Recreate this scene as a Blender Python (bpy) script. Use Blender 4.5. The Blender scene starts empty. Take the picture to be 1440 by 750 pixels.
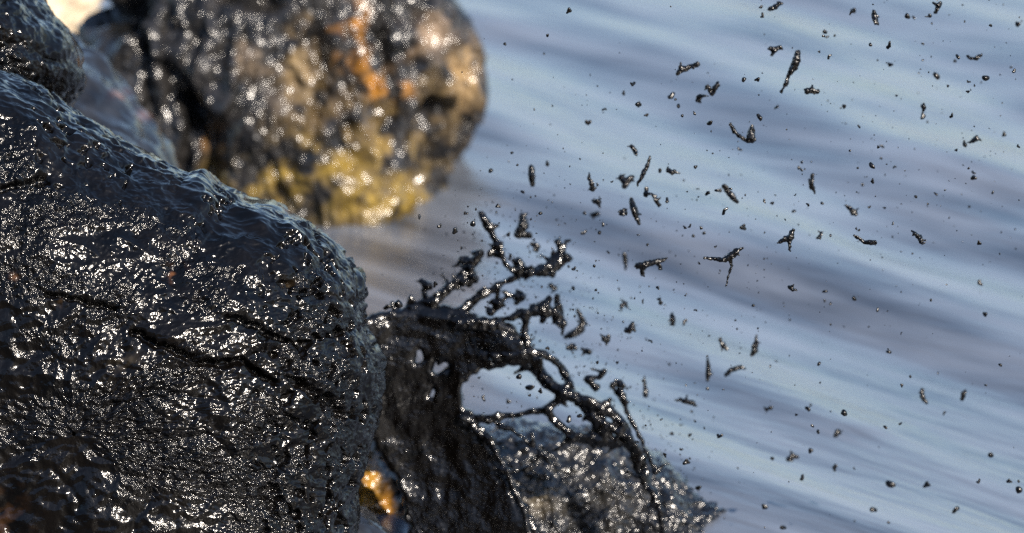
import bpy, math, random
import numpy as np
from mathutils import Matrix, Vector

# ------------------------------------------------------------------ camera, sky, sun, exposure
scene = bpy.context.scene
PITCH = math.radians(14.0)
CAM_H = 3.87
FOCUS = 12.0
KPX = 2.0 / FOCUS / 1440.0            # metres per photo pixel per metre of depth
cam_data = bpy.data.cameras.new("camera")
cam = bpy.data.objects.new("camera", cam_data)
scene.collection.objects.link(cam)
cam.location = (0, 0, CAM_H)
cam.rotation_euler = (math.pi / 2 - PITCH, 0, 0)
cam_data.sensor_width = 36.0
cam_data.lens = 36.0 * FOCUS / 2.0
cam_data.clip_end = 5000.0
cam_data.dof.use_dof = True
cam_data.dof.focus_distance = FOCUS
cam_data.dof.aperture_fstop = 3.5
scene.camera = cam

SUN_DIR = Vector((0.52, -0.62, 0.60)).normalized()      # towards the sun
sun_el = math.asin(SUN_DIR.z)
world = bpy.data.worlds.new("World")
scene.world = world
world.use_nodes = True
wn = world.node_tree
bg = wn.nodes["Background"]
sky = wn.nodes.new("ShaderNodeTexSky")
sky.sky_type = 'NISHITA'
sky.sun_disc = False
sky.sun_elevation = sun_el
sky.sun_rotation = math.atan2(SUN_DIR.x, SUN_DIR.y)
sky.air_density = 1.0
sky.dust_density = 1.0
sky.ozone_density = 2.0
wn.links.new(sky.outputs[0], bg.inputs[0])
bg.inputs[1].default_value = 0.13
sun_data = bpy.data.lights.new("sun", 'SUN')
sun_data.energy = 5.0
sun_data.angle = math.radians(0.5)
sun_data.color = (1.0, 0.90, 0.78)
sun = bpy.data.objects.new("sun", sun_data)
scene.collection.objects.link(sun)
sun.rotation_euler = SUN_DIR.to_track_quat('Z', 'Y').to_euler()
scene.view_settings.view_transform = 'Standard'
scene.view_settings.look = 'None'
scene.view_settings.gamma = 1.0
scene.view_settings.exposure = 0.85
scene.view_settings.use_curve_mapping = False

scene.cycles.use_denoising = False
scene.cycles.use_adaptive_sampling = False
scene.cycles.caustics_reflective = False
scene.cycles.caustics_refractive = False
scene.cycles.sample_clamp_indirect = 0.6

RIGHT = np.array([1.0, 0, 0])
FWD = np.array([0, math.cos(PITCH), -math.sin(PITCH)])
UP = np.array([0, math.sin(PITCH), math.cos(PITCH)])
CAMP = np.array([0, 0, CAM_H])


def at(px, py, d):
    """photo pixel + depth along the lens axis -> world point (arrays welcome)"""
    px, py, d = np.broadcast_arrays(np.asarray(px, float), np.asarray(py, float), np.asarray(d, float))
    u = (px - 720.0) * KPX * d
    v = (375.0 - py) * KPX * d
    return CAMP + u[..., None] * RIGHT + v[..., None] * UP + d[..., None] * FWD


# ------------------------------------------------------------------ noise in numpy
def _hash(ix, iy, iz, seed):
    h = (ix.astype(np.uint32) * np.uint32(374761393) + iy.astype(np.uint32) * np.uint32(668265263)
         + iz.astype(np.uint32) * np.uint32(2147483647 & 1274126177) + np.uint32((seed * 974711 + 13) & 0xffffffff))
    h = (h ^ (h >> np.uint32(13))) * np.uint32(1274126177)
    h = h ^ (h >> np.uint32(16))
    return h


def noise(p, seed=0):
    """gradient-ish value noise, about -1..1; p (N,3)"""
    i = np.floor(p).astype(np.int64)
    f = p - i
    w = f * f * f * (f * (f * 6 - 15) + 10)
    out = np.zeros(len(p))
    for dx in (0, 1):
        wx = w[:, 0] if dx else 1 - w[:, 0]
        for dy in (0, 1):
            wy = w[:, 1] if dy else 1 - w[:, 1]
            for dz in (0, 1):
                wz = w[:, 2] if dz else 1 - w[:, 2]
                h = _hash(i[:, 0] + dx, i[:, 1] + dy, i[:, 2] + dz, seed)
                gx = (h & np.uint32(1023)).astype(float) / 511.5 - 1
                gy = ((h >> np.uint32(10)) & np.uint32(1023)).astype(float) / 511.5 - 1
                gz = ((h >> np.uint32(20)) & np.uint32(1023)).astype(float) / 511.5 - 1
                out += wx * wy * wz * (gx * (f[:, 0] - dx) + gy * (f[:, 1] - dy) + gz * (f[:, 2] - dz))
    return out * 1.6


def fbm(p, octaves=4, gain=0.5, seed=0):
    a, s, out = 1.0, 1.0, np.zeros(len(p))
    for o in range(octaves):
        out += a * noise(p * s + o * 17.3, seed + o)
        a *= gain
        s *= 2.03
    return out


def ridged(p, octaves=3, seed=0):
    a, s, out = 1.0, 1.0, np.zeros(len(p))
    for o in range(octaves):
        out += a * (1 - 2 * np.abs(noise(p * s + o * 11.7, seed + o)))
        a *= 0.5
        s *= 2.1
    return out


def smooth(e0, e1, x):
    t = np.clip((x - e0) / (e1 - e0), 0, 1)
    return t * t * (3 - 2 * t)


def seg_dist(P, pts):
    """distance of 2-D points P (N,2) to a polyline"""
    best = np.full(len(P), 1e9)
    for a, b in zip(pts[:-1], pts[1:]):
        a = np.array(a[:2], float); b = np.array(b[:2], float)
        ab = b - a
        t = np.clip(((P - a) @ ab) / (ab @ ab), 0, 1)
        best = np.minimum(best, np.linalg.norm(P - a - t[:, None] * ab, axis=1))
    return best


def poly_sdf(P, poly):
    poly = [tuple(p) for p in poly]
    d = seg_dist(P, poly + [poly[0]])
    inside = np.zeros(len(P), bool)
    n = len(poly)
    for i in range(n):
        x1, y1 = poly[i]; x2, y2 = poly[(i + 1) % n]
        c = ((y1 > P[:, 1]) != (y2 > P[:, 1]))
        with np.errstate(divide='ignore', invalid='ignore'):
            xi = (x2 - x1) * (P[:, 1] - y1) / (y2 - y1 + 1e-12) + x1
        inside ^= c & (P[:, 0] < xi)
    return np.where(inside, -d, d)


# ------------------------------------------------------------------ objects
def set_tags(o, label=None, cat=None, group=None, kind=None):
    if label: o["label"] = label
    if cat: o["category"] = cat
    if group: o["group"] = group
    if kind: o["kind"] = kind
    return o


def make_mesh(name, verts, quads, mat, tint=None):
    me = bpy.data.meshes.new(name)
    verts = np.asarray(verts, np.float32)
    quads = np.asarray(quads, np.int32)
    me.vertices.add(len(verts))
    me.vertices.foreach_set("co", verts.ravel())
    k = quads.shape[1]
    me.loops.add(quads.size)
    me.loops.foreach_set("vertex_index", quads.ravel())
    me.polygons.add(len(quads))
    me.polygons.foreach_set("loop_start", np.arange(0, quads.size, k, dtype=np.int32))
    me.polygons.foreach_set("loop_total", np.full(len(quads), k, np.int32))
    me.update(calc_edges=True)
    me.polygons.foreach_set("use_smooth", np.ones(len(quads), bool))
    if tint is not None:
        ca = me.color_attributes.new("tint", 'FLOAT_COLOR', 'POINT')
        c = np.ones((len(verts), 4), np.float32)
        c[:, :tint.shape[1]] = tint
        ca.data.foreach_set("color", c.ravel())
    me.validate()
    me.materials.append(mat)
    return me


def link_mesh(name, verts, quads, mat, tint=None, parent=None, origin=None):
    verts = np.asarray(verts, float)
    if origin is None:
        origin = np.array([verts[:, 0].mean(), verts[:, 1].mean(), verts[:, 2].min()])
    me = make_mesh(name, verts - origin, quads, mat, tint)
    o = bpy.data.objects.new(name, me)
    scene.collection.objects.link(o)
    o.location = origin
    if parent is not None:
        o.parent = parent
        o.location = Vector(origin) - parent.location
    return o


# ------------------------------------------------------------------ materials
def new_mat(name):
    m = bpy.data.materials.new(name)
    m.use_nodes = True
    nt = m.node_tree
    return m, nt, nt.nodes["Principled BSDF"]


def nd(nt, kind, **kw):
    n = nt.nodes.new(kind)
    for k, v in kw.items():
        if k.startswith("i_"):
            n.inputs[k[2:].replace("_", " ")].default_value = v
        else:
            setattr(n, k, v)
    return n


def ramp(nt, src, stops):
    r = nt.nodes.new("ShaderNodeValToRGB")
    el = r.color_ramp.elements
    el[0].position, el[0].color = stops[0][0], (*stops[0][1], 1)
    el[1].position, el[1].color = stops[-1][0], (*stops[-1][1], 1)
    for p, c in stops[1:-1]:
        e = el.new(p); e.color = (*c, 1)
    nt.links.new(src, r.inputs[0])
    return r.outputs[0]


def maprange(nt, src, a, b, c, d):
    n = nt.nodes.new("ShaderNodeMapRange")
    for i, v in zip((1, 2, 3, 4), (a, b, c, d)):
        n.inputs[i].default_value = v
    nt.links.new(src, n.inputs[0])
    return n.outputs[0]


def rock_material(name, base_lo, base_hi, rough, bump_scale, bump_dist, use_tint=False, coat=1.0,
                  coat_rough=0.06, coat_ior=1.5, bump_detail=3.0, fine_scale=None, fine_dist=0.0, spec=0.5):
    m, nt, b = new_mat(name)
    L = nt.links.new
    tc = nd(nt, "ShaderNodeTexCoord")
    n1 = nd(nt, "ShaderNodeTexNoise", i_Scale=14.0, i_Detail=6.0)
    L(tc.outputs["Object"], n1.inputs["Vector"])
    col = ramp(nt, n1.outputs["Fac"], [(0.35, base_lo), (0.68, base_hi)])
    if use_tint:
        at_ = nd(nt, "ShaderNodeAttribute", attribute_name="tint")
        mul = nd(nt, "ShaderNodeMixRGB", blend_type='MULTIPLY')
        mul.inputs[0].default_value = 1.0
        n2 = nd(nt, "ShaderNodeTexNoise", i_Scale=45.0, i_Detail=5.0)
        L(tc.outputs["Object"], n2.inputs["Vector"])
        v = ramp(nt, n2.outputs["Fac"], [(0.3, (0.45, 0.42, 0.38)), (0.7, (1.3, 1.3, 1.3))])
        L(at_.outputs["Color"], mul.inputs[1]); L(v, mul.inputs[2])
        add = nd(nt, "ShaderNodeMixRGB", blend_type='ADD')
        add.inputs[0].default_value = 1.0
        L(col, add.inputs[1]); L(mul.outputs[0], add.inputs[2])
        col = add.outputs[0]
    L(col, b.inputs["Base Color"])
    n3 = nd(nt, "ShaderNodeTexNoise", i_Scale=30.0, i_Detail=3.0)
    L(tc.outputs["Object"], n3.inputs["Vector"])
    L(maprange(nt, n3.outputs["Fac"], 0.3, 0.7, rough * 0.7, rough * 1.5), b.inputs["Roughness"])
    b.inputs["Specular IOR Level"].default_value = spec
    b.inputs["Coat Weight"].default_value = coat
    b.inputs["Coat Roughness"].default_value = coat_rough
    b.inputs["Coat IOR"].default_value = coat_ior
    nb = nd(nt, "ShaderNodeTexNoise", i_Scale=bump_scale, i_Detail=bump_detail, i_Roughness=0.5)
    L(tc.outputs["Object"], nb.inputs["Vector"])
    bp = nd(nt, "ShaderNodeBump", i_Strength=1.0, i_Distance=bump_dist)
    L(nb.outputs["Fac"], bp.inputs["Height"])
    if use_tint:
        L(at_.outputs["Alpha"], bp.inputs["Strength"])
    out = bp.outputs[0]
    if fine_scale:
        nf = nd(nt, "ShaderNodeTexNoise", i_Scale=fine_scale, i_Detail=1.0)
        L(tc.outputs["Object"], nf.inputs["Vector"])
        bf = nd(nt, "ShaderNodeBump", i_Strength=1.0, i_Distance=fine_dist)
        L(nf.outputs["Fac"], bf.inputs["Height"])
        L(out, bf.inputs["Normal"])
        out = bf.outputs[0]
    L(out, b.inputs["Normal"]); L(out, b.inputs["Coat Normal"])
    return m


M_FRONT = rock_material("oiled_rock", (0.0008, 0.0008, 0.0009), (0.0028, 0.0022, 0.0018), 0.40, 185.0, 0.0030,
                        use_tint=True, coat=1.0, coat_rough=0.125, spec=0.0, coat_ior=1.35)
M_BACK = rock_material("wet_rock", (0.006, 0.006, 0.006), (0.026, 0.024, 0.023), 0.4, 48.0, 0.0078, use_tint=True,
                       coat=1.0, coat_rough=0.20, spec=0.0, bump_detail=0.6)
M_SLAB = rock_material("wet_slab_rock", (0.006, 0.0065, 0.008), (0.02, 0.021, 0.024), 0.4, 30.0, 0.006, use_tint=True,
                       coat=1.0, coat_rough=0.14, spec=0.0, bump_detail=1.0)
M_LOW = rock_material("oil_streaked_rock", (0.002, 0.002, 0.0024), (0.009, 0.009, 0.009), 0.35, 60.0, 0.007, use_tint=True,
                      coat=1.0, coat_rough=0.19, spec=0.1, bump_detail=1.0)
M_SAND = rock_material("dry_sandstone", (0.42, 0.33, 0.22), (0.6, 0.5, 0.36), 0.8, 30.0, 0.01, use_tint=True, coat=0.0)


def oil_material(rippled=True):
    m, nt, b = new_mat("crude_oil")
    L = nt.links.new
    tc = nd(nt, "ShaderNodeTexCoord")
    b.inputs["Base Color"].default_value = (0.0012, 0.0009, 0.0007, 1)
    b.inputs["Roughness"].default_value = 0.14
    b.inputs["IOR"].default_value = 1.45
    if not rippled:
        b.inputs["Roughness"].default_value = 0.24
        return m
    nb = nd(nt, "ShaderNodeTexNoise", i_Scale=120.0, i_Detail=2.0)
    L(tc.outputs["Object"], nb.inputs["Vector"])
    bp = nd(nt, "ShaderNodeBump", i_Strength=1.0, i_Distance=0.0022)
    L(nb.outputs["Fac"], bp.inputs["Height"])
    L(bp.outputs[0], b.inputs["Normal"])
    return m


M_OIL = oil_material()
M_DROP = oil_material(False)


def water_material():
    m, nt, b = new_mat("oily_sea_water")
    L = nt.links.new
    tc = nd(nt, "ShaderNodeTexCoord")
    mp = nd(nt, "ShaderNodeMapping")
    mp.vector_type = 'TEXTURE'
    mp.inputs["Rotation"].default_value = (0, 0, math.radians(-50))
    mp.inputs["Scale"].default_value = (1.0, 0.16, 1.0)
    L(tc.outputs["Object"], mp.inputs["Vector"])
    n1 = nd(nt, "ShaderNodeTexNoise", i_Scale=1.3, i_Detail=3.0, i_Roughness=0.5)
    L(mp.outputs[0], n1.inputs["Vector"])
    L(ramp(nt, n1.outputs["Fac"], [(0.3, (0.032, 0.038, 0.050)), (0.7, (0.135, 0.152, 0.185))]), b.inputs["Base Color"])
    L(maprange(nt, n1.outputs["Fac"], 0.3, 0.7, 0.16, 0.30), b.inputs["Roughness"])
    b.inputs["IOR"].default_value = 1.48
    n2 = nd(nt, "ShaderNodeTexNoise", i_Scale=3.4, i_Detail=4.0, i_Roughness=0.5)
    L(mp.outputs[0], n2.inputs["Vector"])
    bp = nd(nt, "ShaderNodeBump", i_Strength=1.0, i_Distance=0.005)
    L(n2.outputs["Fac"], bp.inputs["Height"])
    L(bp.outputs[0], b.inputs["Normal"])
    return m


M_WATER = water_material()


def shore_material():
    m, nt, b = new_mat("wet_shore_sand")
    L = nt.links.new
    tc = nd(nt, "ShaderNodeTexCoord")
    n1 = nd(nt, "ShaderNodeTexNoise", i_Scale=3.0, i_Detail=8.0)
    L(tc.outputs["Object"], n1.inputs["Vector"])
    L(ramp(nt, n1.outputs["Fac"], [(0.3, (0.02, 0.018, 0.016)), (0.7, (0.06, 0.05, 0.042))]), b.inputs["Base Color"])
    b.inputs["Roughness"].default_value = 0.7
    n2 = nd(nt, "ShaderNodeTexNoise", i_Scale=60.0, i_Detail=4.0)
    L(tc.outputs["Object"], n2.inputs["Vector"])
    bp = nd(nt, "ShaderNodeBump", i_Strength=0.7, i_Distance=0.01)
    L(n2.outputs["Fac"], bp.inputs["Height"])
    L(bp.outputs[0], b.inputs["Normal"])
    return m


M_SHORE = shore_material()

# ------------------------------------------------------------------ the sea and the shore


def graded(lo, hi, inner_lo, inner_hi, step, growth=1.25):
    mid = list(np.arange(inner_lo, inner_hi + step * 0.5, step))
    out, s, x = [], step, inner_hi
    while x < hi:
        s *= growth; x = min(x + s, hi); out.append(x)
    left, s, x = [], step, inner_lo
    while x > lo:
        s *= growth; x = max(x - s, lo); left.append(x)
    return np.array(left[::-1] + mid + out)


def grid_quads(nx, ny, wrap=False):
    idx = np.arange(nx * ny).reshape(nx, ny)
    if wrap:
        idx = np.concatenate([idx, idx[:1]], axis=0)
    return np.stack([idx[:-1, :-1], idx[1:, :-1], idx[1:, 1:], idx[:-1, 1:]], -1).reshape(-1, 4)


gx = graded(-2500, 2500, -2.6, 2.6, 0.02)
gy = graded(9.0, 4000, 11.0, 23.0, 0.03)
X, Y = np.meshgrid(gx, gy, indexing='ij')
x, y = X.ravel(), Y.ravel()
amp = np.exp(-((np.abs(x) / 60) ** 2)) * np.exp(-((np.clip(y - 25, 0, None) / 120) ** 2))
crest = np.array([1.0, -1.75]); crest /= np.linalg.norm(crest)       # wave crests run along this
perp = np.array([crest[1], -crest[0]])
s_along = x * crest[0] + y * crest[1]
s_perp = x * perp[0] + y * perp[1]
wob = 0.35 * noise(np.stack([s_along * 0.5, s_perp * 0.5, 0 * x], 1), 5)
Z = (0.012 * np.sin((s_perp + wob) * 2 * math.pi / 1.05 + 1.0)
     + 0.005 * np.sin((s_perp + 1.3 * wob) * 2 * math.pi / 0.52 + 0.5)
     + 0.045 * noise(np.stack([s_along * 0.30, s_perp * 1.5, 0 * x], 1), 7)
     + 0.012 * noise(np.stack([s_along * 0.8, s_perp * 4.5, 0 * x], 1), 8)
     + 0.001 * noise(np.stack([s_along * 2.0, s_perp * 11.0, 0 * x], 1), 9)) * amp


def on_water(px, py):
    d = CAM_H / (math.sin(PITCH) - (375 - py) * KPX * math.cos(PITCH))
    p = at(px, py, d)
    return (float(p[0]), float(p[1]))


XY = np.stack([x, y], 1) + 0.10 * np.stack([noise(np.c_[x, y, 0 * x] * 1.7, 15), noise(np.c_[x, y, 0 * x] * 1.7, 16)], 1)
for line, width, high in (([(560, 60), (760, 125), (960, 190), (1200, 240), (1500, 330)], 0.42, 0.050),
                          ([(900, -20), (1040, 60), (1240, 120), (1500, 215)], 0.40, 0.050),
                          ([(820, 455), (960, 510), (1080, 565), (1180, 610)], 0.10, 0.012),
                          ([(560, 215), (700, 255), (850, 290), (1000, 330)], 0.40, 0.035)):
    Z += high * np.exp(-(seg_dist(XY, [on_water(*q) for q in line]) / width) ** 2) * (0.7 + 0.6 * noise(np.c_[x, y, 0 * x] * 1.1, 17))
o = link_mesh("sea_water", np.stack([x, y, Z], 1), grid_quads(len(gx), len(gy)), M_WATER, origin=np.zeros(3))
set_tags(o, kind="structure")

gx = graded(-2500, 2500, -20, 20, 0.5)
gy = graded(-2500, 12.9, -30, 12.9, 0.25)
X, Y = np.meshgrid(gx, gy, indexing='ij')
x, y = X.ravel(), Y.ravel()
zz = np.interp(y, [-2500, -70, -26, -8, 0, 6, 11.3, 12.9], [90, 27, 15, 4.2, 2.2, 1.0, -0.12, -0.6])  # unseen bank behind the camera, raised to darken reflections in the oiled rocks
zz = zz + (0.05 + 0.04 * np.clip(-y, 0, 30)) * fbm(np.stack([x * 0.8, y * 0.8, 0 * x], 1), 4, seed=3)
o = link_mesh("shore_ground", np.stack([x, y, zz], 1), grid_quads(len(gx), len(gy)), M_SHORE, origin=np.zeros(3))
set_tags(o, kind="structure")


# ------------------------------------------------------------------ rocks
def rock(name, center, outline, depth, front, back, mat, relief, nth=900, ns=260, e_r=1.0, e_d=0.75,
         dense=None, tint=None, smooth_out=6, lean=0.0):
    """closed boulder: round about its centre, its widest ring follows `outline` (photo pixels),
    bulging `front` metres towards the shore and `back` metres away"""
    cx, cy = center
    P = np.array(outline, float)
    ang = np.arctan2(cy - P[:, 1], P[:, 0] - cx)
    R = np.hypot(P[:, 0] - cx, P[:, 1] - cy)
    order = np.argsort(ang)
    ang, R = ang[order], R[order]
    if dense:
        a0, a1, frac = dense
        n1 = int(nth * frac); n2 = nth - n1
        th = np.concatenate([np.linspace(a0, a1, n1, endpoint=False),
                             np.linspace(a1, a0 + 2 * math.pi, n2, endpoint=False)])
    else:
        th = np.linspace(-math.pi, math.pi, nth, endpoint=False)
    tw = (th + math.pi) % (2 * math.pi) - math.pi
    Rt = np.interp(tw, np.concatenate([ang - 2 * math.pi, ang, ang + 2 * math.pi]), np.tile(R, 3))
    if smooth_out:
        for _ in range(smooth_out):
            Rt = 0.25 * np.roll(Rt, 1) + 0.5 * Rt + 0.25 * np.roll(Rt, -1)
    nf = int(ns * 0.8)
    a = np.concatenate([np.linspace(0.004, math.pi / 2, nf), np.linspace(math.pi / 2, math.pi - 0.004, ns - nf + 1)[1:]])
    sa, ca = np.sin(a), np.cos(a)
    rho = np.sign(sa) * np.abs(sa) ** e_r
    dep = -np.sign(ca) * np.abs(ca) ** e_d
    dep = np.where(dep < 0, dep * front, dep * back)
    PX = cx + Rt[:, None] * np.cos(th)[:, None] * rho[None, :]
    PY = cy - Rt[:, None] * np.sin(th)[:, None] * rho[None, :]
    D = depth + dep[None, :] + lean * (cy - PY) * KPX * depth
    # metric: pixels read at the boulder's own depth (no scaling about the camera)
    W = at(PX.ravel(), PY.ravel(), np.full(PX.size, depth)) + (D.ravel() - depth)[:, None] * FWD
    W = W.reshape(len(th), len(a), 3)
    dth = np.roll(W, -1, 0) - np.roll(W, 1, 0)
    da = np.gradient(W, axis=1)
    N = np.cross(da, dth)
    N /= np.linalg.norm(N, axis=2, keepdims=True) + 1e-12
    mid = W[0, nf - 1] - W[0, 0]
    if (N[0, nf - 1] @ (W[0, nf - 1] - W[:, nf - 1].mean(0))) < 0:
        N = -N
    pole = smooth(0.0, 0.05, np.minimum(rho, 1))[None, :, None]
    Pf, Nf = W.reshape(-1, 3), N.reshape(-1, 3)
    pix = np.stack([PX.ravel(), PY.ravel()], 1)
    rr = np.broadcast_to(rho[None, :], PX.shape).ravel()
    back_side = np.broadcast_to((a > math.pi / 2)[None, :], PX.shape).ravel()
    disp = relief(Pf, pix, rr, Nf)
    Wd = Pf + Nf * disp[:, None]
    quads = grid_quads(len(th), len(a), wrap=True)[:, ::-1]
    # close the two poles
    n = len(th)
    c0 = len(Wd); Wd = np.vstack([Wd, Wd.reshape(n, len(a), 3)[:, 0].mean(0), Wd.reshape(n, len(a), 3)[:, -1].mean(0)])
    i0 = np.arange(n) * len(a); i1 = np.roll(i0, -1)
    cap = np.stack([np.full(n, c0), i0, i1, i1], 1)
    tcol = None
    if tint is not None:
        tcol = tint(Pf, pix, rr, Nf)
        tcol = np.vstack([tcol, tcol[:1], tcol[-1:]])
    ob = link_mesh(name, Wd, quads, mat, tcol)
    return ob


def steep(N):
    return smooth(-0.42, 0.18, -N[:, 1] - 0.75 * N[:, 2])          # 1 on the steep face, 0 on the sloping top


def grainy(P):
    return smooth(-0.25, 0.3, fbm(P * np.array([7.0, 7, 10]), 3, seed=31))


def calm(pix):
    w = np.ones(len(pix))
    for (x, y, rx, ry) in ((170, 490, 120, 36), (40, 440, 70, 26), (335, 545, 55, 24), (250, 400, 60, 20), (420, 420, 50, 22), (330, 350, 110, 22), (60, 690, 60, 26), (470, 480, 40, 20)):
        w *= 1 - 0.85 * np.exp(-((((pix - (x, y)) / (rx, ry)) ** 2).sum(1)) ** 1.5)
    return w


def oil_tint(P, pix, rr, N):
    t = np.zeros((len(P), 4))
    t[:, 3] = 0.08 + 0.92 * steep(N) * (0.24 + 0.76 * grainy(P) * calm(pix))
    return t


def front_relief(P, pix, rr, N):
    big = 0.012 * fbm(P * 5.0, 3, seed=1)
    face = steep(N)
    rough_mask = 0.12 + 1.0 * grainy(P) * calm(pix)
    med = 0.0045 * ridged(P * np.array([16, 16, 24]), 3, seed=2) * (0.35 + 0.65 * face)
    lump = 0.0034 * fbm(P * np.array([66, 66, 100]), 3, gain=0.62, seed=4) * (0.12 + 0.88 * face) * rough_mask
    # oil running down the sloping top: long ridges across and along the slope
    a1 = P @ np.array([0.87, -0.1, -0.48]); a2 = P @ np.array([0.45, 0.3, 0.84]); a3 = P @ np.array([-0.1, 0.95, -0.3])
    Q = np.stack([a1 * 23, a2 * 40, a3 * 34], 1) + 0.8 * np.stack([noise(P * 11, 61), noise(P * 11, 62), noise(P * 11, 63)], 1)
    flow = (0.0075 * noise(Q * 0.75, 12) - 0.0040 * np.abs(noise(Q * 1.2 + 5, 13))) * (1 - face)
    flow += 0.0011 * noise(Q * 2.6, 14) * (1 - face)
    side = smooth(0.25, 0.7, N[:, 0])                              # pitted flank towards the splash
    pit = noise(P * np.array([26, 26, 34]), 41) + 0.5 * noise(P * 70, 42)
    d = big + med + lump + flow + side * (0.006 * noise(P * 22, 43) - 0.016 * smooth(0.12, 0.5, pit))
    wig = np.stack([8 * noise(P * 20, 21) + 3 * noise(P * 60, 23), 6 * noise(P * 20, 22) + 3 * noise(P * 60, 24)], 1)
    pw = pix + wig
    for line, width, deep in CRACKS:
        d -= deep * np.exp(-(seg_dist(pw, line) / width) ** 2)
    for (bx, by, br, h) in ((287, 252, 15, 0.018), (380, 300, 22, 0.010), (516, 510, 24, 0.008), (330, 285, 20, 0.006)):
        d += h * np.exp(-(((pix - (bx, by)) / br) ** 2).sum(1))
    return d


CRACKS = [
    ([(205, 465), (250, 485), (300, 505), (355, 508), (400, 530)], 4.5, 0.020),
    ([(335, 448), (380, 460), (432, 484)], 4.0, 0.014),
    ([(435, 540), (465, 555), (490, 580)], 6.0, 0.020),
    ([(90, 416), (130, 420), (178, 430)], 3.5, 0.014),
    ([(-40, 280), (0, 275), (60, 262), (85, 255)], 5.0, 0.016),
    ([(60, 545), (150, 552), (250, 540), (330, 560)], 4.0, 0.0035),
    ([(190, 455), (200, 520), (250, 590), (240, 660), (200, 740)], 5.0, 0.0035),
    ([(300, 600), (360, 640), (430, 650), (500, 690)], 4.5, 0.0035),
    ([(30, 600), (90, 640), (140, 700)], 5.0, 0.0035),
    ([(420, 410), (470, 420), (510, 425)], 4.0, 0.0035),
    ([(380, 520), (440, 600), (450, 700)], 7.0, 0.0035),
]


def front_tint(P, pix, rr, N):
    n = fbm(P * 30, 3, seed=51)
    t = oil_tint(P, pix, rr, N)
    for (bx, by, r, c) in ((265, 383, 10, (0.12, 0.05, 0.02)), (48, 388, 5, (0.08, 0.04, 0.02)), (15, 715, 40, (0.03, 0.014, 0.005)),
                           (420, 400, 6, (0.04, 0.028, 0.015)), (110, 425, 6, (0.05, 0.03, 0.015)), (200, 505, 22, (0.02, 0.016, 0.01))):
        w = np.exp(-(np.linalg.norm(pix - (bx, by), axis=1) / r) ** 2) * smooth(-0.15, 0.45, n)
        t[:, :3] += w[:, None] * np.array(c)
    return t


o = rock("oiled_boulder", (130, 600),
         [(-150, 50), (-320, 140), (-440, 330), (-450, 620), (-400, 950), (-150, 1190), (250, 1200), (470, 1050), (508, 900),
          (503, 800), (500, 740), (503, 690), (509, 640), (526, 575), (532, 530), (526, 490), (514, 455), (508, 405), (492, 372), (470, 342),
          (432, 310), (385, 293), (340, 281), (305, 258), (270, 250), (240, 237), (200, 219), (150, 189), (110, 163),
          (85, 142), (55, 118), (0, 98), (-70, 72)],
         12.45, 0.52, 0.55, M_FRONT, front_relief, nth=1250, ns=420, e_r=0.95, e_d=0.62, dense=(math.radians(-38), math.radians(118), 0.86),
         tint=front_tint, smooth_out=3)
set_tags(o, "massive boulder coated in black glossy oil, with cracks across its sparkling face", "boulder")


def lump_relief(P, pix, rr, N):
    face = smooth(-0.2, 0.4, -N[:, 1] - 0.6 * N[:, 2])
    d = 0.014 * fbm(P * 5, 3, seed=71) + 0.007 * ridged(P * 14, 3, seed=72)
    d += 0.004 * fbm(P * 55, 3, gain=0.6, seed=73) * (0.04 + 0.96 * face)
    d -= 0.03 * np.exp(-(seg_dist(pix + 6 * noise(P * 12, 74)[:, None], [(-20, 78), (40, 72), (80, 88), (115, 92)]) / 8) ** 2) * 0.4
    return d


o = rock("oiled_boulder", (-70, 60),
         [(-70, -170), (20, -60), (45, 0), (68, 28), (98, 60), (114, 92), (112, 122), (96, 146), (60, 190), (20, 320), (-60, 700), (-160, 700),
          (-260, 300), (-300, 100), (-220, -120)],
         12.95, 0.36, 0.5, M_FRONT, lump_relief, nth=620, ns=220, e_d=0.7, dense=(math.radians(-80), math.radians(80), 0.75),
         tint=oil_tint, smooth_out=3)
set_tags(o, "black oily knob of rock overhanging behind the ridge of the massive boulder", "boulder")


def slab_relief(P, pix, rr, N):
    a = P @ np.array([0.8, 0, -0.6]); b = P @ np.array([0.6, 0, 0.8])
    Q = np.stack([a * 5, P[:, 1] * 10, b * 22], 1)
    return 0.02 * fbm(P * 6, 2, seed=81) + 0.016 * noise(Q, 82) + 0.006 * noise(Q * 2.1, 83)


def slab_tint(P, pix, rr, N):
    t = np.zeros((len(P), 3))
    w = np.exp(-(((pix - (165, 132)) / (10, 8)) ** 2).sum(1)) + 0.5 * np.exp(-(((pix - (200, 160)) / (10, 8)) ** 2).sum(1))
    return t + w[:, None] * np.array((0.14, 0.07, 0.05))


o = rock("slab_rock", (110, 240),
         [(88, 40), (112, 55), (135, 75), (160, 108), (190, 146), (218, 190), (240, 228), (262, 300), (280, 480), (200, 760), (40, 760), (-20, 500), (20, 200), (60, 80)],
         14.6, 0.35, 0.35, M_SLAB, slab_relief, nth=420, ns=150, e_d=1.0, lean=0.9, tint=slab_tint, smooth_out=2)
set_tags(o, "smooth blue-grey wet slab of rock leaning behind the oily knob", "rock")


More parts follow.
